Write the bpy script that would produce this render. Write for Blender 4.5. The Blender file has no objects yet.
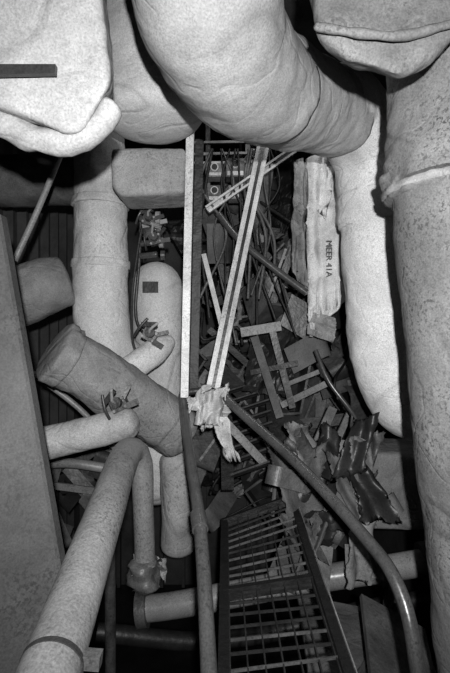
import bpy, math, random, bmesh
from mathutils import Vector, Matrix, noise, Euler

scene = bpy.context.scene
scene.view_settings.view_transform = 'Standard'
scene.view_settings.look = 'None'

# ------------------------------------------------------------------ materials
def mat(name, base, var=0.25, scale=5.0, speck=0.0, speck_scale=70.0, rough=0.75, metal=0.0,
        bump=0.25, bump_scale=9.0, stretch=(1, 1, 1), fine=0.26, stain=0.0, th=0.55, crease=0.0):
    m = bpy.data.materials.new(name)
    m.use_nodes = True
    nt = m.node_tree
    N, L = nt.nodes, nt.links
    b = N['Principled BSDF']
    b.inputs['Roughness'].default_value = rough
    b.inputs['Metallic'].default_value = metal
    tc = N.new('ShaderNodeTexCoord')
    mp = N.new('ShaderNodeMapping')
    mp.inputs['Scale'].default_value = stretch
    L.new(tc.outputs['Object'], mp.inputs['Vector'])

    def nz(sc, det=5, ro=0.6, dist=0.0):
        n = N.new('ShaderNodeTexNoise')
        n.inputs['Scale'].default_value = sc
        n.inputs['Detail'].default_value = det
        n.inputs['Roughness'].default_value = ro
        n.inputs['Distortion'].default_value = dist
        L.new(mp.outputs['Vector'], n.inputs['Vector'])
        return n.outputs['Fac']

    def ramp(src, a, c, va, vc):
        r = N.new('ShaderNodeMapRange')
        r.inputs['From Min'].default_value = a
        r.inputs['From Max'].default_value = c
        r.inputs['To Min'].default_value = va
        r.inputs['To Max'].default_value = vc
        L.new(src, r.inputs['Value'])
        return r.outputs['Result']

    def math2(op, a, c):
        k = N.new('ShaderNodeMath')
        k.operation = op
        for i, q in enumerate((a, c)):
            if q is None:
                continue
            if isinstance(q, float):
                k.inputs[i].default_value = q
            else:
                L.new(q, k.inputs[i])
        return k.outputs[0]
    mul = lambda a, c: math2('MULTIPLY', a, c)
    v = ramp(nz(scale), 0.3, 0.7, 1.0 - var, 1.0 + var)
    v = mul(v, ramp(nz(150, 2), 0.3, 0.7, 1.0 - fine, 1.0 + fine))
    if speck > 0:
        s1 = ramp(nz(speck_scale, 3, 0.7), th, th + .07, 0.0, 1.0)
        s2 = ramp(nz(4.0, 4, 0.6), 0.40, 0.64, 0.08, 1.0)
        v = mul(v, ramp(mul(s1, s2), 0, 1, 1.0, 1.0 - speck))
    if stain > 0:
        v = mul(v, ramp(nz(1.7, 6, 0.6), 0.45, 0.66, 1.0, 1.0 - stain))
    cr = None
    if crease > 0:
        c1 = math2('ABSOLUTE', math2('SUBTRACT', nz(1.5, 1, 0.4, 0.6), 0.5), None)
        cr = ramp(c1, 0.0, 0.03, 0.0, 1.0)
        gate = ramp(nz(2.1, 1), 0.49, 0.58, 0.0, 1.0)
        cr = math2('MAXIMUM', cr, gate)
        v = mul(v, ramp(cr, 0, 1, 1.0 - .2 * crease, 1.0))
    v = mul(v, float(base))
    cb = N.new('ShaderNodeCombineColor')
    for i in range(3):
        L.new(v, cb.inputs[i])
    L.new(cb.outputs[0], b.inputs['Base Color'])
    if bump > 0:
        h = math2('ADD', mul(nz(bump_scale * 12, 3), 0.07), nz(bump_scale, 3))
        if cr is not None:
            h = math2('ADD', h, mul(cr, 0.3 * crease))
            # long cloth wrinkles
            w1 = math2('ABSOLUTE', math2('SUBTRACT', nz(4.5, 1, 0.4, 1.0), 0.5), None)
            h = math2('ADD', h, ramp(w1, 0.0, 0.05, 0.0, 0.13 * crease))
        bp = N.new('ShaderNodeBump')
        bp.inputs['Strength'].default_value = bump
        bp.inputs['Distance'].default_value = 0.045
        L.new(h, bp.inputs['Height'])
        L.new(bp.outputs['Normal'], b.inputs['Normal'])
    return m

M_LAG = mat('lagging_far_lifted', 0.58, 0.1, 4, 0.3, 60, stain=0.2, bump=0.32, bump_scale=5, crease=1)  # far lagging, colour brightened to make up for flash falloff
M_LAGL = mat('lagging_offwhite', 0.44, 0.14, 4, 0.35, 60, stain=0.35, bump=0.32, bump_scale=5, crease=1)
M_NEAR = mat('lagging_near_dimmed', 0.28, 0.1, 3, 0.4, 75, stain=0.25, bump=0.3, bump_scale=4, th=.57, crease=1)  # near lagging, colour darkened to offset the strong flash up close
M_NEAR2 = mat('lagging_mid_dimmed', 0.42, 0.1, 3, 0.4, 75, stain=0.25, bump=0.3, bump_scale=4, th=.57, crease=1)  # in-between step of the same lagging, flash falloff evened out in colour
M_LAG2 = mat('lagging_speckled', 0.165, 0.2, 4, 0.7, 65, stain=0.35, bump=0.35, bump_scale=5, th=.53, crease=1)
M_LAGG = mat('lagging_grey', 0.28, 0.2, 5, 0.45, 60, stain=0.4, bump=0.35, bump_scale=5, crease=1)
M_LAGE = mat('lagging_smoked', 0.17, 0.25, 6, 0.5, 55, stain=0.45, bump=0.4, bump_scale=6, crease=1)
M_LAGD = mat('lagging_sooty', 0.09, 0.35, 6, 0.4, 60, stain=0.5, bump=0.4)
M_PAINT = mat('painted_steel', 0.17, 0.15, 5, 0.6, 80, rough=0.45, stain=0.35, bump=0.15, th=.53)
M_PAINTF = mat('painted_pipe', 0.26, 0.15, 5, 0.5, 80, rough=0.3, stain=0.3, bump=0.08)
M_PLATE = mat('dull_plate', 0.055, 0.2, 2, 0.6, 70, rough=0.7, stain=0.65, bump=0.12, bump_scale=4, th=.5)
M_STEEL = mat('rail_steel', 0.07, 0.3, 8, 0.5, 60, rough=0.3, metal=0.3, bump=0.08)
M_DARK = mat('sooty_steel_and_shade', 0.02, 0.5, 8, 0.3, 60, rough=0.45, bump=0.2)
M_BLACK = mat('charred_and_shade', 0.005, 0.4, 12, 0, rough=0.6, bump=0.4)
M_MID = mat('dusty_metal', 0.07, 0.5, 9, 0.5, 50, rough=0.45, bump=0.3)
M_LIGHT = mat('torn_light_sheet', 0.22, 0.35, 8, 0.6, 45, stain=0.6, bump=0.35)
M_CHAN = mat('galvanised_channel', 0.48, 0.25, 8, 0.6, 60, rough=.5, stain=0.4, bump=0.15)
M_WHITE = mat('white_cloth', 0.58, 0.15, 7, 0.4, 50, stain=0.45, bump=0.25)
M_RAG = mat('grey_rag', 0.36, 0.25, 9, 0.4, 60, stain=0.5, bump=0.25)
M_WALL = mat('bulkhead_paint', 0.045, 0.35, 2.5, 0.3, 30, stain=0.5, bump=0.2)
M_BILGE = mat('bilge_floor', 0.012, 0.5, 3, 0, rough=0.35, bump=0.3)

# ------------------------------------------------------------------ mesh tools
def nzv(p, k, seed=0.0):
    return noise.noise(Vector((p[0] * k + seed, p[1] * k + seed * 1.7, p[2] * k - seed)))

class MB:
    def __init__(s, name, mats, parent=None):
        s.name, s.mats, s.parent = name, mats, parent
        s.v, s.f, s.m, s.s = [], [], [], []

    def add(s, vs, fs, m=0, sm=False):
        o = len(s.v)
        s.v += [tuple(x) for x in vs]
        for f in fs:
            s.f.append(tuple(i + o for i in f))
            s.m.append(m)
            s.s.append(sm)

    def tube(s, pts, r, m=0, seg=20, step=0.03, rough=0.0, fold=0.0, dome=0.0, smooth=True, seed=0.0, flat=1.0):
        P = [Vector(p) for p in pts]
        R = r if isinstance(r, (list, tuple)) else [r] * len(P)
        path, rad = [], []
        for i in range(len(P) - 1):
            p1, p2 = P[i], P[i + 1]
            p0 = P[i - 1] if i > 0 else p1 * 2 - p2
            p3 = P[i + 2] if i + 2 < len(P) else p2 * 2 - p1
            n = max(1, int((p2 - p1).length / step)) if (smooth or rough > 0) else 1
            for k in range(n):
                t = k / n
                if smooth:
                    q = 0.5 * ((2 * p1) + (p2 - p0) * t + (2 * p0 - 5 * p1 + 4 * p2 - p3) * t * t + (3 * p1 - p0 - 3 * p2 + p3) * t ** 3)
                else:
                    q = p1.lerp(p2, t)
                path.append(q)
                rad.append(R[i] + (R[i + 1] - R[i]) * t)
        path.append(P[-1])
        rad.append(R[-1])
        if dome > 0:
            a = (path[0] - path[1]).normalized()
            b = (path[-1] - path[-2]).normalized()
            pre, prr, po, por = [], [], [], []
            r0, r1 = rad[0], rad[-1]
            for k in range(1, 6):
                an = k / 5 * math.pi / 2 * 0.96
                pre.insert(0, path[0] + a * r0 * dome * math.sin(an)); prr.insert(0, r0 * math.cos(an))
                po.append(path[-1] + b * r1 * dome * math.sin(an)); por.append(r1 * math.cos(an))
            path = pre + path + po
            rad = prr + rad + por
        n = len(path)
        tang = []
        for i in range(n):
            t = path[min(i + 1, n - 1)] - path[max(i - 1, 0)]
            tang.append(t.normalized())
        up = Vector((0, 0, 1)) if abs(tang[0].z) < 0.9 else Vector((1, 0, 0))
        u = tang[0].cross(up).normalized()
        vs = []
        for i in range(n):
            u = (u - tang[i] * u.dot(tang[i])).normalized()
            w = tang[i].cross(u)
            for k in range(seg):
                a = 2 * math.pi * k / seg
                d = u * math.cos(a) + w * math.sin(a) * flat
                p = path[i] + d * rad[i]
                if rough or fold:
                    f = 1 + rough * nzv(p, 4.5, seed) + fold * nzv(p, 13, seed + 3) - fold * 0.9 * abs(nzv(p, 21, seed + 7))
                    p = path[i] + d * rad[i] * f
                vs.append(p)
        fs = []
        for i in range(n - 1):
            for k in range(seg):
                fs.append((i * seg + k, i * seg + (k + 1) % seg, (i + 1) * seg + (k + 1) % seg, (i + 1) * seg + k))
        s.add(vs, fs, m, True)
        s.add(vs[:seg], [tuple(reversed(range(seg)))], m)
        s.add(vs[-seg:], [tuple(range(seg))], m)

    def bar(s, a, b, w, h, m=0, face=(0, -1, 0), chan=False, bend=0.0):
        a, b = Vector(a), Vector(b)
        t = (b - a).normalized()
        f = Vector(face)
        f = (f - t * f.dot(t))
        if f.length < 1e-3:
            f = Vector((1, 0, 0)) - t * t.x
        f.normalize()
        sd = t.cross(f)
        if chan:
            th = min(w, h) * 0.16
            parts = [(0, -h / 2, w, th), (-w / 2 + w * .13, 0, w * .26, h), (w / 2 - w * .13, 0, w * .26, h)]
        else:
            parts = [(0, 0, w, h)]
        for (ox, oy, ww, hh) in parts:
            mid = (a + b) / 2 + f * bend
            rings = [a, mid, b] if bend else [a, b]
            vs = []
            for c in rings:
                c = c + sd * ox + f * oy
                for (i, j) in ((-1, -1), (1, -1), (1, 1), (-1, 1)):
                    vs.append(c + sd * i * ww / 2 + f * j * hh / 2)
            fs = [(3, 2, 1, 0)]
            n = len(rings)
            for q in range(n - 1):
                for k in range(4):
                    fs.append((q * 4 + k, q * 4 + (k + 1) % 4, q * 4 + 4 + (k + 1) % 4, q * 4 + 4 + k))
            e = (n - 1) * 4
            fs.append((e, e + 1, e + 2, e + 3))
            s.add(vs, fs, m)

    def box(s, lo, hi, m=0):
        x0, y0, z0 = lo
        x1, y1, z1 = hi
        vs = [(x0, y0, z0), (x1, y0, z0), (x1, y1, z0), (x0, y1, z0), (x0, y0, z1), (x1, y0, z1), (x1, y1, z1), (x0, y1, z1)]
        s.add(vs, [(3, 2, 1, 0), (4, 5, 6, 7), (0, 1, 5, 4), (1, 2, 6, 5), (2, 3, 7, 6), (3, 0, 4, 7)], m)

    def sheet(s, o, u, v, m=0, nx=18, ny=18, amp=0.05, k=4.0, rag=0.12, seed=0.0, sm=False, fx=None, hf=1.0):
        """crumpled sheet: kinked along ridges, irregular but mostly straight torn outline"""
        o, u, v = Vector(o), Vector(u), Vector(v)
        n = u.cross(v).normalized()
        un, vn = u.normalized(), v.normalized()
        r = random.Random(int(seed * 1000) + 5)
        c4 = [(r.uniform(-.18, .18), r.uniform(-.18, .18)) for _ in range(4)]
        vs, fs = [], []
        for j in range(ny + 1):
            for i in range(nx + 1):
                a, b = i / nx, j / ny
                w4 = [(1 - a) * (1 - b), a * (1 - b), a * b, (1 - a) * b]
                da = sum(w4[q] * c4[q][0] for q in range(4))
                db = sum(w4[q] * c4[q][1] for q in range(4))
                p = o + u * (a + da) + v * (b + db)
                d = nzv(p, k * .7, seed) * amp * 1.2 + (0.3 - abs(nzv(p, k * 1.6, seed + 5)) * 1.7) * amp * .8 + (0.3 - abs(nzv(p, k * 4, seed + 9))) * amp * .3 * hf
                if fx:
                    d += fx(a, b)
                if rag:
                    if i == 0: p = p + u * rag * abs(nzv(p, 9 / v.length, seed)) * 1.4
                    if i == nx: p = p - u * rag * abs(nzv(p, 9 / v.length, seed + 1)) * 1.4
                    if j == 0: p = p + v * rag * abs(nzv(p, 9 / u.length, seed + 2)) * 1.4
                    if j == ny: p = p - v * rag * abs(nzv(p, 9 / u.length, seed + 3)) * 1.4
                p = p + n * d + un * nzv(p, k, seed + 11) * amp * .25 + vn * nzv(p, k, seed + 17) * amp * .25
                vs.append(p)
        for j in range(ny):
            for i in range(nx):
                q = j * (nx + 1) + i
                fs.append((q, q + 1, q + nx + 2, q + nx + 1))
        s.add(vs, fs, m, sm)

    def curl(s, o, u, v, m, r, turn, n=14):
        """bent plate: flat part then rolled over"""
        o, u, v = Vector(o), Vector(u), Vector(v)
        nn = u.cross(v).normalized()
        un = u.normalized()
        prof = [Vector((0, 0)), Vector((u.length, 0))]
        ang, p = 0.0, Vector((u.length, 0))
        for i in range(n):
            ang += turn / n
            p = p + Vector((math.cos(ang), math.sin(ang))) * (r * abs(turn) / n)
            prof.append(p.copy())
        vs = []
        for q in prof:
            base = o + un * q.x + nn * q.y
            vs += [base, base + v]
        fs = [(2 * i, 2 * i + 2, 2 * i + 3, 2 * i + 1) for i in range(len(prof) - 1)]
        s.add(vs, fs, m, False)

    def build(s):
        me = bpy.data.meshes.new(s.name)
        me.from_pydata(s.v, [], s.f)
        for mm in s.mats:
            me.materials.append(mm)
        me.polygons.foreach_set('material_index', s.m)
        me.polygons.foreach_set('use_smooth', s.s)
        me.update()
        ob = bpy.data.objects.new(s.name, me)
        scene.collection.objects.link(ob)
        if s.parent:
            ob.parent = s.parent
        return ob

def empty(name):
    e = bpy.data.objects.new(name, None)
    e.empty_display_size = 0.1
    scene.collection.objects.link(e)
    return e

def hull(name, pts, m, voxel=0.016, bevel=0.03, amp=0.02, parent=None):
    """canvas-lagged block: convex volume, edges rounded, surface lumpy"""
    bm = bmesh.new()
    for p in pts:
        bm.verts.new(p)
    bmesh.ops.convex_hull(bm, input=bm.verts)
    bmesh.ops.dissolve_limit(bm, angle_limit=0.03, verts=bm.verts, edges=bm.edges)
    bmesh.ops.recalc_face_normals(bm, faces=bm.faces)
    me = bpy.data.meshes.new(name)
    bm.to_mesh(me)
    bm.free()
    me.materials.append(m)
    ob = bpy.data.objects.new(name, me)
    scene.collection.objects.link(ob)
    if parent:
        ob.parent = parent
    if bevel:
        md = ob.modifiers.new('bev', 'BEVEL'); md.width = bevel; md.segments = 4; md.limit_method = 'ANGLE'
    md = ob.modifiers.new('rm', 'REMESH'); md.mode = 'VOXEL'; md.voxel_size = voxel; md.use_smooth_shade = True
    md = ob.modifiers.new('sm', 'SMOOTH'); md.iterations = 4; md.factor = 0.5
    tx = bpy.data.textures.new(name, 'CLOUDS'); tx.noise_scale = 0.16; tx.noise_depth = 2
    md = ob.modifiers.new('dp', 'DISPLACE'); md.texture = tx; md.strength = amp; md.texture_coords = 'LOCAL'; md.mid_level = 0.5
    return ob

def slab(b, pts, thick, m=0):
    n = len(pts)
    P = [Vector(p) for p in pts]
    nrm = (P[1] - P[0]).cross(P[2] - P[0]).normalized() * thick
    vs = P + [p + nrm for p in P]
    fs = [tuple(range(n)), tuple(range(2 * n - 1, n - 1, -1))] + [(i, i + n, (i + 1) % n + n, (i + 1) % n) for i in range(n)]
    b.add(vs, fs, m)

# ------------------------------------------------------------------ compartment shell
XW, Y0, Y1, ZF, ZC = 2.05, -1.7, 6.35, -3.5, 2.45
def shell(name, lo, hi, m, ribs=None):
    b = MB(name, [m])
    b.box(lo, hi)
    if ribs:
        for (l, h) in ribs:
            b.box(l, h)
    b.build()
shell('floor', (-XW, Y0, ZF - .1), (XW, Y1, ZF), M_BILGE)
shell('ceiling', (-XW, Y0, ZC), (XW, Y1, ZC + .1), M_WALL)
shell('wall_left', (-XW - .1, Y0, ZF), (-XW, Y1, ZC), M_WALL,
      [((-XW, y, ZF + .01), (-XW + .09, y + .035, ZC - .01)) for y in [2.2 + .28 * i for i in range(14)]])
shell('wall_right', (XW, Y0, ZF), (XW + .1, Y1, ZC), M_WALL)
shell('wall_back', (-XW, Y1, ZF), (XW, Y1 + .1, ZC), M_WALL,
      [((x, Y1 - .1, ZF + .01), (x + .04, Y1, ZC - .01)) for x in [-1.8 + .3 * i for i in range(13)]])
shell('wall_front', (-XW, Y0 - .1, ZF), (XW, Y0, ZC), M_WALL)

# ------------------------------------------------------------------ large overhead lagged pipe
b = MB('lagged_steam_pipe', [M_NEAR, M_LAG, M_NEAR2])  # one lagging in three tones by distance, countering flash falloff
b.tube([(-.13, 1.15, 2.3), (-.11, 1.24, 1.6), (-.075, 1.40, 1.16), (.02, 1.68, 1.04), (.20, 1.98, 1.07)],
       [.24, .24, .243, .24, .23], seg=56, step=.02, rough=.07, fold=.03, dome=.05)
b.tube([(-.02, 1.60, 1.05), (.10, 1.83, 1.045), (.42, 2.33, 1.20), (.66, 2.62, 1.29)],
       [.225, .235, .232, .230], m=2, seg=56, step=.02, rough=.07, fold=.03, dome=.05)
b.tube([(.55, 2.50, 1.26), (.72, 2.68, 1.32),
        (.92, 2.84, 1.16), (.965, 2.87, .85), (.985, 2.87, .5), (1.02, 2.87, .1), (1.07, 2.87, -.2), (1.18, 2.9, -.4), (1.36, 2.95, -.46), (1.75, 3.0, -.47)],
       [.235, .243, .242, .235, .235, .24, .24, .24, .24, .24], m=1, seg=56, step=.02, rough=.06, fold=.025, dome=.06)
b.tube([(.965, 2.87, .90), (.972, 2.87, .70)], .239, m=1, seg=56, step=.02, rough=.06, fold=.04, dome=.04, seed=2)
b.build()

e = empty('lagged_valve_box')
hull('jacket', [(-.95, 1.3, 1.25), (-.38, 1.3, 1.25), (-.325, 1.3, .72), (-.41, 1.32, .60), (-.46, 1.32, .59), (-.95, 1.3, .77),
                (-1.1, 1.85, 1.5), (-.5, 1.85, 1.5), (-.46, 1.85, .95), (-.56, 1.85, .86), (-1.1, 1.85, .95)], M_NEAR, parent=e, bevel=.04, amp=.03)
b = MB('seam_roll', [M_NEAR], e)
b.tube([(-.98, 1.45, .80), (-.81, 1.43, .735), (-.66, 1.40, .64), (-.52, 1.39, .605), (-.41, 1.38, .63), (-.35, 1.38, .70)], [.05, .05, .045, .045, .04, .035], seg=24, step=.015, rough=.35, fold=.25, dome=.6)
b.build()
b = MB('label_plate', [M_DARK], e)
slab(b, [(-.80, 1.284, .735), (-.48, 1.284, .742), (-.478, 1.284, .768), (-.80, 1.284, .768)], .016)
b.build()

b = MB('lagged_vertical_trunk', [M_NEAR2])
b.tube([(-.41, 2.45, 2.4), (-.41, 2.45, 1.7), (-.41, 2.45, 1.2)], .28, seg=48, rough=.06, fold=.03, dome=.35)
b.build()

e = empty('lagged_duct')
hull('jacket', [(x, y, z) for x in (-.70, -.24) for y in (2.75, 3.05) for z in (.92, 1.16)] +
     [(-.64, 2.72, .85), (-.25, 2.72, .87), (-.64, 3.05, .85), (-.25, 3.05, .87)], M_LAGG, parent=e, bevel=.03, amp=.015)

e = empty('lagged_duct')
hull('jacket', [(.24, 1.33, 1.25), (.25, 1.33, .90), (.36, 1.33, .80), (.525, 1.33, .755), (.60, 1.33, .80), (.74, 1.33, .93), (.78, 1.33, 1.25),
                (.34, 1.7, 1.5), (.36, 1.7, 1.2), (.5, 1.7, 1.05), (.7, 1.7, 1.0), (.9, 1.5, 1.25), (.9, 1.5, 1.5)], M_LAG2, parent=e, bevel=.04, amp=.05)
b = MB('seam_tape', [M_LAG2], e)
b.tube([(.27, 1.31, .90), (.40, 1.30, .875), (.52, 1.30, .87), (.66, 1.31, .91)], .012, seg=12, step=.01, rough=.5, fold=.3, dome=1)
b.build()

b = MB('lagged_exhaust_trunk', [M_LAG2, M_NEAR])
b.tube([(.93, 1.8, 2.35), (.925, 1.8, 1.5), (.92, 1.8, 1.0), (.92, 1.8, .6)], [.27, .27, .26, .265], seg=56, step=.02, rough=.12, fold=.06, seed=3)
b.tube([(.92, 1.8, .68), (.925, 1.8, .62), (.925, 1.8, .56)], [.262, .270, .262], m=0, seg=56, step=.012, rough=.1, fold=.12, dome=.1)
b.tube([(.925, 1.8, .60), (.925, 1.8, .575)], .272, m=1, seg=56, step=.012, rough=.1, fold=.1, dome=.05)
b.tube([(.93, 1.8, .58), (.95, 1.8, .3), (.99, 1.8, -.2), (1.04, 1.8, -.7), (1.1, 1.8, -1.3), (1.15, 1.8, -2.2), (1.15, 1.8, -3.45)],
       [.25, .245, .24, .24, .24, .24, .24], seg=48, rough=.05, fold=.02, seed=5)
b.build()

# ------------------------------------------------------------------ left-hand pipes
b = MB('lagged_elbow_pipe', [M_LAGL, M_LAGL])
b.tube([(-.89, 3.15, 2.4), (-.88, 3.15, 1.4), (-.87, 3.15, .95), (-.87, 3.15, .5), (-.86, 3.14, .15), (-.80, 3.14, -.1), (-.66, 3.2, -.25)],
       [.175, .175, .18, .19, .19, .185, .18], seg=40, step=.02, rough=.05, fold=.03)
for z in (.93, .50):
    b.tube([(-.87, 3.15, z + .025), (-.87, 3.15, z - .025)], .198, m=1, seg=40, step=.01, rough=.05, fold=.06, dome=.06)
b.build()

b = MB('lagged_heat_exchanger', [M_LAGE, M_LAGE])
b.tube([(-.93, 2.49, -.09), (-.72, 2.62, -.25), (-.5, 2.78, -.44), (-.30, 2.93, -.62)], .172, seg=44, step=.02, rough=.08, fold=.06, dome=.25)
b.tube([(-.94, 2.48, -.08), (-.88, 2.52, -.125)], .188, m=1, seg=44, step=.012, rough=.08, fold=.12, dome=.12)
b.build()

e = empty('lagged_pressure_flask')
b = MB('shell', [M_LAGL], e)
b.tube([(-.53, 3.5, .38), (-.53, 3.5, 0), (-.53, 3.5, -1.1)], .2, seg=44, rough=.03, fold=.02, dome=1.0)
b.build()
b = MB('label_plate', [M_BLACK], e)
b.box((-.60, 3.27, .32), (-.49, 3.31, .40))
b.build()

b = MB('lagged_drain_pot', [M_LAGG])
b.tube([(-.34, 3.2, -.88), (-.33, 3.2, -1.2), (-.33, 3.2, -1.48)], .125, seg=32, rough=.05, fold=.03, dome=.6)
b.build()

def tornbits(b, c, n, size, m, seed):
    rnd = random.Random(seed)
    for i in range(n):
        o = Vector(c) + Vector([rnd.uniform(-1, 1) * size * .8 for _ in range(3)])
        u = Vector([rnd.uniform(-1, 1) for _ in range(3)]).normalized() * size * rnd.uniform(.5, 1.4)
        w = Vector([rnd.uniform(-1, 1) for _ in range(3)]).normalized() * size * rnd.uniform(.5, 1.4)
        b.sheet(o - u / 2 - w / 2, u, w, m if isinstance(m, int) else rnd.choice(m), 8, 8, size * .5, .5 / size, .25, seed + i)

def clamp_fitting(b, c, md, mb, ml, s=1.0, axis=(1, 0, -.6)):
    """valve fitting: body block, round bonnet, U-strap, stem with small handle, bolts"""
    c = Vector(c)
    ax = Vector(axis).normalized()
    up = ax.cross(Vector((0, -1, 0))).normalized()
    if up.z < 0:
        up = -up
    P = lambda x, y, z: c + (ax * x + up * z + Vector((0, -y, 0))) * s
    b.bar(P(-.035, 0, -.01), P(.035, 0, -.01), .055 * s, .05 * s, md)
    b.tube([P(0, .02, 0), P(0, .06, .005)], .024 * s, m=mb, seg=14)
    b.bar(P(-.06, .01, .02), P(.01, .02, .055), .022 * s, .018 * s, mb)
    b.bar(P(.02, .02, .0), P(.075, .0, .045), .02 * s, .012 * s, md)
    b.bar(P(.03, .03, -.03), P(.085, .02, -.035), .026 * s, .012 * s, mb)
    b.tube([P(-.07, 0, -.05), P(-.06, .03, .0), P(-.045, .02, .06)], .007 * s, m=md, seg=8)
    b.tube([P(.0, .06, .005), P(.0, .085, .02), P(.02, .085, .065)], .007 * s, m=ml, seg=8)
    for (x, z) in ((-.028, -.028), (.028, -.028), (.028, .012)):
        b.tube([P(x, .024, z), P(x, .034, z)], .007 * s, m=ml, seg=8)

b = MB('broken_branch_pipe', [M_LAGL, M_BLACK, M_DARK, M_LIGHT])
b.tube([(-.37, 2.97, -.03), (-.44, 2.9, -.09), (-.66, 2.76, -.26)], [.05, .085, .085], seg=28, rough=.08, fold=.05, dome=.5)
clamp_fitting(b, (-.46, 2.80, .02), 2, 1, 3, 1.25, (1, 0, -.5))
b.build()
b = MB('broken_branch_pipe', [M_LAGG, M_BLACK, M_DARK, M_LIGHT])
b.tube([(-1.05, 2.28, -.57), (-.89, 2.28, -.535), (-.65, 2.28, -.48), (-.49, 2.28, -.44)], [.09, .085, .085, .08], seg=32, rough=.08, fold=.05, dome=.7)
clamp_fitting(b, (-.52, 2.2, -.32), 2, 1, 3, 1.1, (1, 0, .5))
b.build()

b = MB('foreground_pipe', [M_PAINT, M_DARK, M_LIGHT, M_MID])
b.tube([(-.30, -.1, -.90), (-.345, .5, -.79), (-.37, .94, -.71), (-.41, 1.5, -.615), (-.44, 1.95, -.535), (-.425, 2.08, -.53), (-.395, 2.12, -.60), (-.385, 2.12, -.8), (-.375, 2.12, -1.12)],
       [.066, .066, .066, .066, .066, .062, .054, .048, .048], seg=36, rough=.015, fold=.012)
b.tube([(-.371, .97, -.705), (-.3705, .958, -.707)], .0685, m=1, seg=36)
b.bar((-.33, .98, -.70), (-.27, .98, -.705), .03, .03, 3, face=(0, 0, 1))
b.tube([(-.376, 2.12, -1.06), (-.375, 2.12, -1.16)], .075, m=3, seg=24, step=.01, rough=.3, fold=.4, dome=.3)
tornbits(b, (-.37, 2.1, -1.12), 14, .08, [2, 3, 1, 3, 1], 51)
b.build()

b = MB('lagged_branch_pipe', [M_LAGD])
b.tube([(-1.75, 3.5, 1.2), (-1.3, 3.5, 1.22), (-1.13, 3.45, 1.22), (-1.02, 3.4, 1.22)], .2, seg=36, rough=.08, fold=.04, dome=.2)
b.build()
b = MB('lagged_branch_pipe', [M_LAGE])
b.tube([(-1.75, 2.95, .18), (-1.4, 2.95, .25), (-1.2, 2.95, .32), (-1.07, 3.0, .37)], [.2, .2, .185, .17], seg=36, rough=.06, fold=.03, dome=.2)
b.build()
b = MB('thin_brace_pipe', [M_PAINT])
b.tube([(-.93, 2.6, 1.1), (-1.06, 2.55, .72), (-1.17, 2.5, .42)], .017, seg=12)
b.build()

b = MB('valve_manifold', [M_LIGHT, M_DARK, M_STEEL])
for i in range(4):
    z = .86 - i * .09
    b.tube([(-.62, 3.3, z), (-.50, 3.28, z + .01)], .022, m=2, seg=12, dome=.5)
    b.tube([(-.50 + .012 * i, 3.26, z), (-.47 + .012 * i, 3.26, z)], .045 - .004 * i, m=[0, 2][i % 2], seg=16)
b.tube([(-.62, 3.32, .95), (-.63, 3.32, .6), (-.66, 3.32, .2), (-.62, 3.3, .05), (-.55, 3.25, .02)], .012, m=1, seg=10)
b.tube([(-.58, 3.3, .9), (-.60, 3.27, .8), (-.63, 3.25, .62), (-.66, 3.2, .3), (-.64, 3.1, .0), (-.60, 3.05, -.12)], .010, m=1, seg=10)
b.bar((-.60, 3.27, .80), (-.42, 3.27, .84), .03, .02, 0)
clamp_fitting(b, (-.5, 3.22, .70), 1, 2, 0, 1.2, (1, 0, .3))
clamp_fitting(b, (-.54, 3.22, .84), 2, 1, 0, 1.2, (1, 0, -.3))
b.build()

b = MB('leaning_steel_plate', [M_PLATE, M_PAINT])
slab(b, [(-.795, 1.6, .43), (-.575, 1.6, -.84), (-.50, 1.6, -1.4), (-.42, 1.6, -2.2), (-1.35, 1.2, -2.2), (-1.35, 1.2, .43)], .04)
slab(b, [(-.803, 1.585, .43), (-.79, 1.585, .43), (-.571, 1.585, -.84), (-.41, 1.585, -2.2), (-.43, 1.585, -2.2), (-.585, 1.585, -.84)], .04, 0)
b.build()

# ------------------------------------------------------------------ handrails
b = MB('stair_handrail', [M_STEEL, M_DARK])
b.tube([(-.25, 2.72, -.34), (-.245, 2.65, -.40), (-.17, 2.2, -.60), (-.10, 1.8, -.755), (-.05, 1.37, -1.0), (-.03, 1.1, -1.2), (-.03, 1.0, -1.6), (-.03, 1.0, -3.45)], .026, seg=20)
b.tube([(-.112, 1.86, -.735), (-.098, 1.78, -.765)], .033, seg=20)
b.tube([(-.25, 2.72, -.34), (-.12, 2.75, -.33), (0, 2.72, -.36)], .02, m=1, seg=14)
b.build()
b = MB('stair_handrail', [M_STEEL])
b.tube([(0, 2.72, -.36), (.05, 2.66, -.41), (.37, 2.3, -.65), (.585, 1.9, -.84), (.66, 1.72, -.95), (.685, 1.62, -1.15), (.69, 1.6, -1.5), (.69, 1.6, -3.45)], .027, seg=20)
b.build()

# ------------------------------------------------------------------ grating walkway
b = MB('walkway_grating', [M_BLACK, M_MID, M_LIGHT, M_DARK])
def gz(x, y):
    return -1.29 + .16 * (x / .45) * ((y - 1.3) / 1.8) + .014 * math.sin(y * 5) * (x / .45)
for i in range(7):
    x = .02 + i * .41 / 6
    b.bar((x, 1.35, gz(x, 1.35)), (x, 3.1, gz(x, 3.1)), .006, .022, 3, face=(0, 0, 1))
rnd = random.Random(2)
for j in range(21):
    y = 1.4 + j * .083
    d = rnd.uniform(-.015, .015)
    b.bar((.0, y + d, gz(0, y) + .004), (.45, y - d, gz(.45, y) + .004), .006, .012, rnd.choice([1, 1, 3]), face=(0, 0, 1))
for (x, w) in ((-.005, .045), (.455, .04)):
    b.bar((x, 1.3, gz(x, 1.3)), (x, 3.12, gz(x, 3.12)), w, .06, 0, face=(0, 0, 1))
for y in (1.32, 2.25, 3.11):
    b.bar((-.01, y, gz(0, y)), (.46, y, gz(.46, y)), .03, .06, 0, face=(0, 0, 1))
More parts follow.
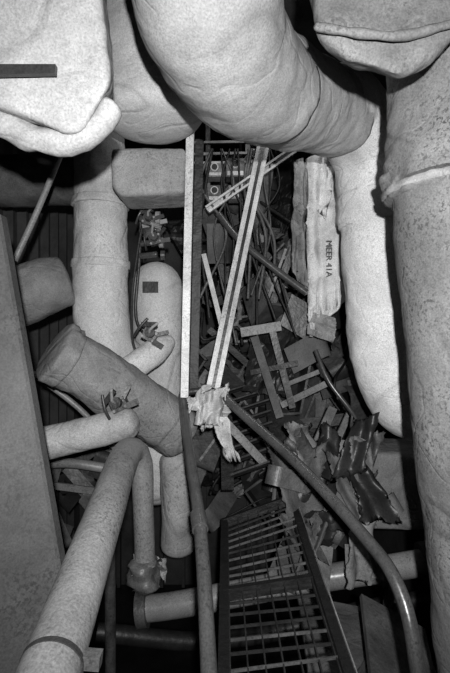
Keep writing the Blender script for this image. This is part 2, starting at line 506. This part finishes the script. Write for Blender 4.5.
b.bar((.48, 1.3, gz(.47, 1.3) + .03), (.48, 3.12, gz(.47, 3.12) + .03), .005, .008, 2, face=(0, 0, 1))
b.build()

b = MB('buckled_ladder', [M_BLACK, M_MID])
for i in range(8):
    t = i / 7
    o = Vector((.04 - .02 * t, 3.3 + t * .5, -1.02 + t * .55))
    b.bar(o, o + Vector((.34, .06, .1)), .05, .015, 0, face=(0, -.4, 1))
    b.bar(o + Vector((0, -.03, .015)), o + Vector((.34, .03, .115)), .008, .01, 1, face=(0, -.4, 1))
b.bar((.02, 3.22, -1.1), (0, 3.85, -.42), .02, .09, 0, face=(1, 0, 0))
b.bar((.40, 3.28, -1.0), (.37, 3.91, -.32), .02, .09, 0, face=(1, 0, 0))
b.build()

# ------------------------------------------------------------------ steel channels
b = MB('steel_channel', [M_CHAN, M_BLACK])
b.bar((-.205, 2.68, 1.27), (-.24, 2.68, -.36), .045, .05, 0)
b.bar((-.155, 2.75, 1.2), (-.19, 2.75, -.33), .05, .03, 1)  # black strip standing in for the dark void beside the channel
b.build()
b = MB('steel_channel', [M_CHAN, M_DARK])
b.bar((.285, 3.2, 1.42), (-.075, 2.82, -.32), .085, .04, 0, chan=True)
b.bar((.285, 3.19, 1.42), (-.075, 2.81, -.32), .022, .006, 1)  # dark strip paints the shade inside the channel recess
b.build()
b = MB('steel_channel', [M_CHAN])
b.bar((.56, 3.6, 1.5), (-.14, 3.55, 1.0), .06, .03, 0, chan=True)
b.bar((-.16, 3.4, .62), (-.02, 3.3, .06), .035, .03, 0)
b.build()
b = MB('cable_rack', [M_CHAN, M_MID, M_DARK])
for z in (1.70, 1.60, 1.52):
    b.bar((-.3, 3.95, z), (.22, 3.95, z + .01), .02, .02, 0)
b.bar((-.15, 3.97, 1.9), (-.15, 3.97, 1.2), .04, .02, 1)
b.bar((.2, 3.97, 1.9), (.2, 3.97, 1.1), .04, .02, 1)
b.build()
b = MB('junction_box', [M_MID, M_LAGE, M_CHAN, M_BLACK])
for (x, z, w, h, mm) in [(-.15, 1.30, .13, .11, 1), (.01, 1.30, .15, .15, 0), (-.14, 1.10, .11, .13, 0), (.03, 1.12, .10, .11, 1), (.19, 1.40, .10, .13, 1)]:
    b.box((x, 3.66, z), (x + w, 3.78, z + h), mm)
    b.box((x + .01, 3.655, z + .01), (x + w - .01, 3.66, z + h * .3), 2)
    b.tube([(x + w / 2, 3.66, z + h * .62), (x + w / 2, 3.63, z + h * .62)], .032, m=2, seg=18)
    b.tube([(x + w / 2, 3.632, z + h * .62), (x + w / 2, 3.624, z + h * .62)], .024, m=3, seg=18)
rnd = random.Random(8)
for i in range(14):
    x = rnd.uniform(-.15, .4)
    b.tube([(x, 3.6, 1.5), (x + rnd.uniform(-.1, .1), 3.58, 1.2), (x + rnd.uniform(-.1, .2), 3.55, .8), (x + rnd.uniform(-.1, .2), 3.5, rnd.uniform(-.1, .5))], rnd.uniform(.006, .013), m=rnd.choice([3, 3, 0]), seg=8)
b.build()

# ------------------------------------------------------------------ hanging torn sheet with stencil
e = empty('torn_insulation_blanket')
b = MB('cloth', [M_WHITE, M_LIGHT, M_LAGG], e)
b.sheet((.62, 3.37, .10), (.30, -.02, 0), (.0, 0, 1.34), 0, 34, 110, .07, 2.4, .3, 7, True, hf=.6, fx=lambda a, c: .03 * math.sin(a * 9 + 1.5 * math.sin(c * 4)) + .01 * math.sin(a * 23 + c * 5))
b.sheet((.51, 3.4, .30), (.16, .05, 0), (-.01, 0, 1.12), 1, 20, 80, .07, 3, .5, 9, True, hf=.6, fx=lambda a, c: .035 * math.sin(a * 10 + c * 4))
b.sheet((.60, 3.32, -.02), (.2, .0, -.04), (.03, 0, .22), 2, 26, 30, .08, 5, .4, 19, False)
b.sheet((.66, 3.3, .9), (.12, .0, .04), (.05, 0, .5), 0, 26, 40, .06, 5, .5, 29, True)
b.build()
cu = bpy.data.curves.new('stencil', 'FONT')
cu.body = 'MEER 41A'
cu.size = .062
cu.extrude = .001
cu.materials.append(M_MID)
t = bpy.data.objects.new('stencil_marking', cu)
t.location = (.735, 3.262, .70)
t.rotation_euler = Euler((math.pi / 2, math.pi / 2, 0))
scene.collection.objects.link(t)
t.parent = e

b = MB('crumpled_rag', [M_RAG])
def rf(ph, fr):
    return lambda a, c: .022 * math.sin(a * fr + ph + 2 * c) + .012 * math.sin(a * fr * 2.1 - 3 * c)
b.sheet((-.20, 2.60, -.54), (.19, .04, .04), (.03, .03, .20), 0, 40, 40, .11, 5, .35, 3, True, hf=.3, fx=rf(0, 9))
b.sheet((-.10, 2.57, -.56), (.12, .08, .02), (.02, .03, .24), 0, 40, 50, .09, 6, .35, 8, True, hf=.3, fx=rf(1, 8))
b.sheet((.02, 2.58, -.76), (.06, .05, -.02), (-.09, .0, .30), 0, 24, 50, .06, 6, .5, 18, True, hf=.3, fx=rf(2, 7))
b.sheet((-.22, 2.6, -.45), (.12, .05, .05), (.03, .0, .11), 0, 24, 30, .07, 7, .35, 28, True, hf=.3, fx=rf(3, 9))
b.build()

# ------------------------------------------------------------------ cross pipe low down
b = MB('cross_pipe', [M_PAINTF, M_MID])
b.tube([(-.62, 3.2, -1.94), (-.3, 3.2, -1.90), (.5, 3.2, -1.75), (1.15, 3.15, -1.62), (1.9, 3.15, -1.5)], .088, seg=32, rough=.02)
b.tube([(-.62, 3.2, -1.94), (-.55, 3.2, -1.93)], .125, m=1, seg=32)
b.tube([(1.38, 3.15, -1.585), (1.44, 3.15, -1.575)], .135, m=1, seg=32)
b.build()

e = empty('lagged_machinery_casing')
hull('jacket', [(x, y, z) for x in (1.02, 1.75) for y in (3.35, 3.9) for z in (-1.45, -.87)], M_LAGE, parent=e, bevel=.04, amp=.02)
e = empty('deck_plating')
b = MB('plates', [M_MID, M_LAGD, M_LAGE], e)
slab(b, [(.5, 2.7, -2.0), (1.3, 2.6, -2.1), (1.35, 3.3, -2.05), (.55, 3.4, -1.95)], -.03, 2)
slab(b, [(.75, 2.3, -1.75), (1.1, 2.25, -1.9), (1.2, 2.7, -1.75), (.85, 2.8, -1.6)], -.03, 1)
for i in range(4):
    b.bar((.55 + .1 * i, 2.5, -2.1 + .03 * i), (1.2, 3.0 + .1 * i, -1.9 + .05 * i), .03, .03, i % 2)
b.build()

# ------------------------------------------------------------------ debris
rnd = random.Random(4)
b = MB('debris_pile', [M_DARK, M_MID, M_LIGHT, M_BLACK, M_LAGD])
def rv(a=1):
    return Vector([rnd.uniform(-a, a) for _ in range(3)])
def region(y0=3.85, y1=5.5):
    y = rnd.uniform(y0, y1)
    s = y / 4.5
    return Vector((min(1.3, rnd.uniform(-.2, 1.35) * s), y, rnd.uniform(-1.7, 1.75) * s))
for i in range(30):
    c = region(); c.y = rnd.uniform(4.6, 5.6)
    u = Vector((rnd.uniform(.5, 1.0), rnd.uniform(-.2, .2), rnd.uniform(-.4, .4)))
    w = Vector((rnd.uniform(-.4, .4), rnd.uniform(-.2, .2), rnd.uniform(.5, 1.0)))
    b.sheet(c - u / 2 - w / 2, u, w, rnd.choice([0, 3, 4, 3, 0]), 26, 26, .22, 3, .15, i * 3.1)
for i in range(40):
    c = region(3.9, 4.8)
    u = Vector((rnd.uniform(-.6, 1), rnd.uniform(-.5, .5), rnd.uniform(-1, 1))).normalized() * rnd.uniform(.15, .5)
    w = u.cross(Vector((rnd.uniform(-.4, .4), -1, rnd.uniform(-.4, .4)))).normalized() * rnd.uniform(.1, .35)
    b.curl(c, u, w, rnd.choice([0, 1, 0, 4, 1, 4, 2]), rnd.uniform(.04, .15), rnd.choice([-1, 1]) * rnd.uniform(.8, 3))
for i in range(14):
    c = region(4.0, 4.7)
    M = Euler((rnd.uniform(-.7, .7), rnd.uniform(-.7, .7), rnd.uniform(-.7, .7))).to_matrix()
    sx, sy, sz = rnd.uniform(.1, .22), rnd.uniform(.08, .15), rnd.uniform(.12, .3)
    q = [c + M @ Vector((i1 * sx + rnd.uniform(-.03, .03), j1 * sy, k1 * sz + rnd.uniform(-.04, .04))) for k1 in (-1, 1) for j1 in (-1, 1) for i1 in (-1, 1)]
    b.add(q, [(2, 3, 7, 6), (0, 2, 6, 4), (1, 5, 7, 3), (0, 1, 3, 2), (4, 6, 7, 5)], rnd.choice([0, 1, 4]))
    for (a1, a2) in ((0, 1), (1, 5), (5, 4), (4, 0)):
        b.bar(q[a1], q[a2], .02, .02, 1)
for i in range(55):
    c = region()
    u = rv().normalized() * rnd.uniform(.2, .6)
    w = rv().normalized() * rnd.uniform(.12, .35)
    b.sheet(c - u / 2 - w / 2, u, w, rnd.choice([0, 0, 3, 1, 1, 4, 4, 4, 2]), 12, 12, .13, 4, .2, i * 2.3, hf=.5)
for i in range(60):
    c = region()
    d = Vector((rnd.uniform(-.6, .6), rnd.uniform(-.3, .3), rnd.choice([-1, 1]) * rnd.uniform(.2, 1))).normalized() * rnd.uniform(.12, .45)
    b.bar(c - d, c + d, rnd.uniform(.02, .08), rnd.uniform(.01, .03), rnd.choice([0, 3, 0, 1, 1, 4, 2]), face=(rnd.uniform(-.6, .6), -1, rnd.uniform(-.4, .4)), chan=rnd.random() < .4, bend=rnd.choice([0, .04]))
for i in range(45):
    c = region()
    d = rv().normalized() * rnd.uniform(.2, .4)
    k = rv(.15)
    b.tube([c - d, c - d * .3 + k, c + d * .4 - k * .5, c + d], rnd.uniform(.005, .018), m=rnd.choice([0, 1, 3, 3, 3]), seg=8, step=.05)
b.build()

b = MB('bent_bracket_frame', [M_MID, M_DARK, M_LAGD])
b.bar((.22, 3.4, .0), (.42, 3.45, -.62), .06, .02, 2)
b.bar((.36, 3.42, .04), (.52, 3.47, -.55), .05, .02, 0)
b.bar((.12, 3.4, .03), (.42, 3.38, .08), .07, .02, 0)
b.bar((.20, 3.5, -.28), (.55, 3.4, -.2), .04, .02, 1)
b.sheet((.12, 3.65, -.55), (.5, .1, .1), (.1, .1, .55), 1, 20, 20, .12, 4, .2, 41)
b.curl((.55, 3.6, -.3), (.22, 0, .12), (-.08, 0, .2), 2, .08, 2)
b.curl((.45, 3.7, .1), (.2, 0, -.12), (.1, 0, .25), 0, .08, -2)
b.build()
b = MB('sprung_conduit', [M_STEEL])
b.tube([(-.05, 3.5, .95), (.12, 3.4, .72), (.40, 3.35, .48), (.60, 3.3, .32)], .026, seg=14)
b.tube([(.66, 3.28, -.1), (.74, 3.2, -.32), (.9, 3.15, -.55), (.98, 3.2, -.75)], .016, seg=12)
b.build()
b = MB('broken_slats', [M_LIGHT])
for (a, c, w) in [((.45, 3.6, -.55), (.82, 3.55, -.36), .05), ((.5, 3.6, -.38), (.75, 3.6, -.28), .035), ((.84, 3.5, -.55), (.66, 3.5, -.95), .07),
                  ((1.0, 3.6, -.6), (.82, 3.6, -1.0), .05), ((.0, 3.3, -.62), (.3, 3.35, -.95), .06), ((.3, 3.3, -.75), (.55, 3.3, -1.15), .05),
                  ((.9, 3.4, -1.1), (.7, 3.4, -1.5), .06), ((.35, 3.7, .3), (.5, 3.7, .72), .02)]:
    b.bar(a, c, w, .02, 0)
b.build()
b = MB('torn_lagging', [M_LIGHT, M_LAGD, M_MID, M_DARK, M_LAGE])
rnd = random.Random(21)
for i in range(20):
    c = Vector((rnd.uniform(.45, .92), rnd.uniform(2.75, 3.1), rnd.uniform(-1.45, -.65)))
    u = Vector((rnd.uniform(.1, .3), rnd.uniform(-.12, .12), rnd.uniform(-.1, .1)))
    w = Vector((rnd.uniform(-.25, .15), rnd.uniform(-.1, .1), rnd.uniform(.25, .5)))
    b.sheet(c - u / 2 - w / 2, u, w, rnd.choice([0, 1, 1, 2, 3, 3, 4]), 16, 26, .07, 3.5, .2, i * 1.9, True, hf=.4, fx=lambda a, q: .03 * math.sin(a * 8 + q * 2))
for i in range(16):
    c = Vector((rnd.uniform(.5, .98), rnd.uniform(2.85, 3.2), rnd.uniform(-1.6, -.7)))
    u = Vector((rnd.uniform(-.6, 1), rnd.uniform(-.3, .3), rnd.uniform(-1, 1))).normalized() * rnd.uniform(.12, .35)
    w = u.cross(Vector((0, -1, .3))).normalized() * rnd.uniform(.06, .2)
    b.curl(c, u, w, rnd.choice([3, 2, 1, 4]), .07, rnd.choice([-2, 2, 1.2]))
b.build()
b = MB('scrap_heap', [M_LIGHT, M_LAGD, M_MID, M_DARK])
for i in range(18):
    c = Vector((rnd.uniform(-1.35, -1.0), rnd.uniform(3.45, 3.8), rnd.uniform(-1.6, -.9)))
    u = Vector((rnd.uniform(-.6, 1), rnd.uniform(-.3, .3), rnd.uniform(-1, 1))).normalized() * rnd.uniform(.12, .3)
    w = u.cross(Vector((0, -1, .3))).normalized() * rnd.uniform(.06, .18)
    b.curl(c, u, w, rnd.choice([0, 1, 2, 3, 3]), .06, rnd.choice([-2, 2, 1.2]))
b.build()
b = MB('bilge_piping', [M_MID, M_DARK, M_PAINT])
b.tube([(-1.4, 3.3, -.95), (-1.1, 3.2, -.9), (-.7, 3.25, -.98)], .035, m=2, seg=16)
b.bar((-1.5, 3.4, -1.1), (-.75, 3.2, -1.12), .05, .02, 2)
b.tube([(-1.3, 3.2, -1.0), (-1.2, 3.2, -1.6), (-1.1, 3.2, -2.6), (-1.1, 3.2, -3.4)], .05, m=0, seg=16)
b.tube([(-.85, 3.3, -1.0), (-.84, 3.3, -2.2), (-.84, 3.3, -3.4)], .04, m=0, seg=16)
b.tube([(-1.0, 3.5, -2.3), (0, 3.7, -2.5), (1.2, 3.8, -2.3), (1.8, 3.8, -2.2)], .07, m=1, seg=16)
b.tube([(-1.6, 3.0, .0), (-1.3, 3.05, -.25), (-1.0, 3.1, -.5), (-.78, 3.2, -.8)], .02, m=2, seg=12)
b.build()

# ------------------------------------------------------------------ light
def lamp(name, kind, loc, energy, size, target=None, **k):
    d = bpy.data.lights.new(name, kind)
    d.energy = energy
    if kind == 'AREA':
        d.size = size
    else:
        d.shadow_soft_size = size
    for a, c in k.items():
        setattr(d, a, c)
    o = bpy.data.objects.new(name, d)
    o.location = loc
    if target:
        o.rotation_euler = (Vector(target) - Vector(loc)).to_track_quat('-Z', 'Y').to_euler()
    scene.collection.objects.link(o)
lamp('camera_flash', 'SPOT', (.05, -.22, .12), 480, .02, (.1, 3, .12), spot_size=math.radians(112), spot_blend=1.0)
lamp('debris_fill', 'AREA', (.35, 2.9, 2.1), 6, .3, (.4, 4.2, 0))  # added fill light for the deep debris, no known lamp there

w = bpy.data.worlds.new('World')
scene.world = w
w.use_nodes = True
w.node_tree.nodes['Background'].inputs[0].default_value = (.02, .02, .02, 1)

cd = bpy.data.cameras.new('camera')
cd.sensor_fit = 'HORIZONTAL'
cd.sensor_width = 36
cd.lens = 36
cd.clip_start = .02
cam = bpy.data.objects.new('camera', cd)
cam.location = (0, 0, 0)
cam.rotation_euler = (math.pi / 2, 0, 0)
scene.collection.objects.link(cam)
scene.camera = cam
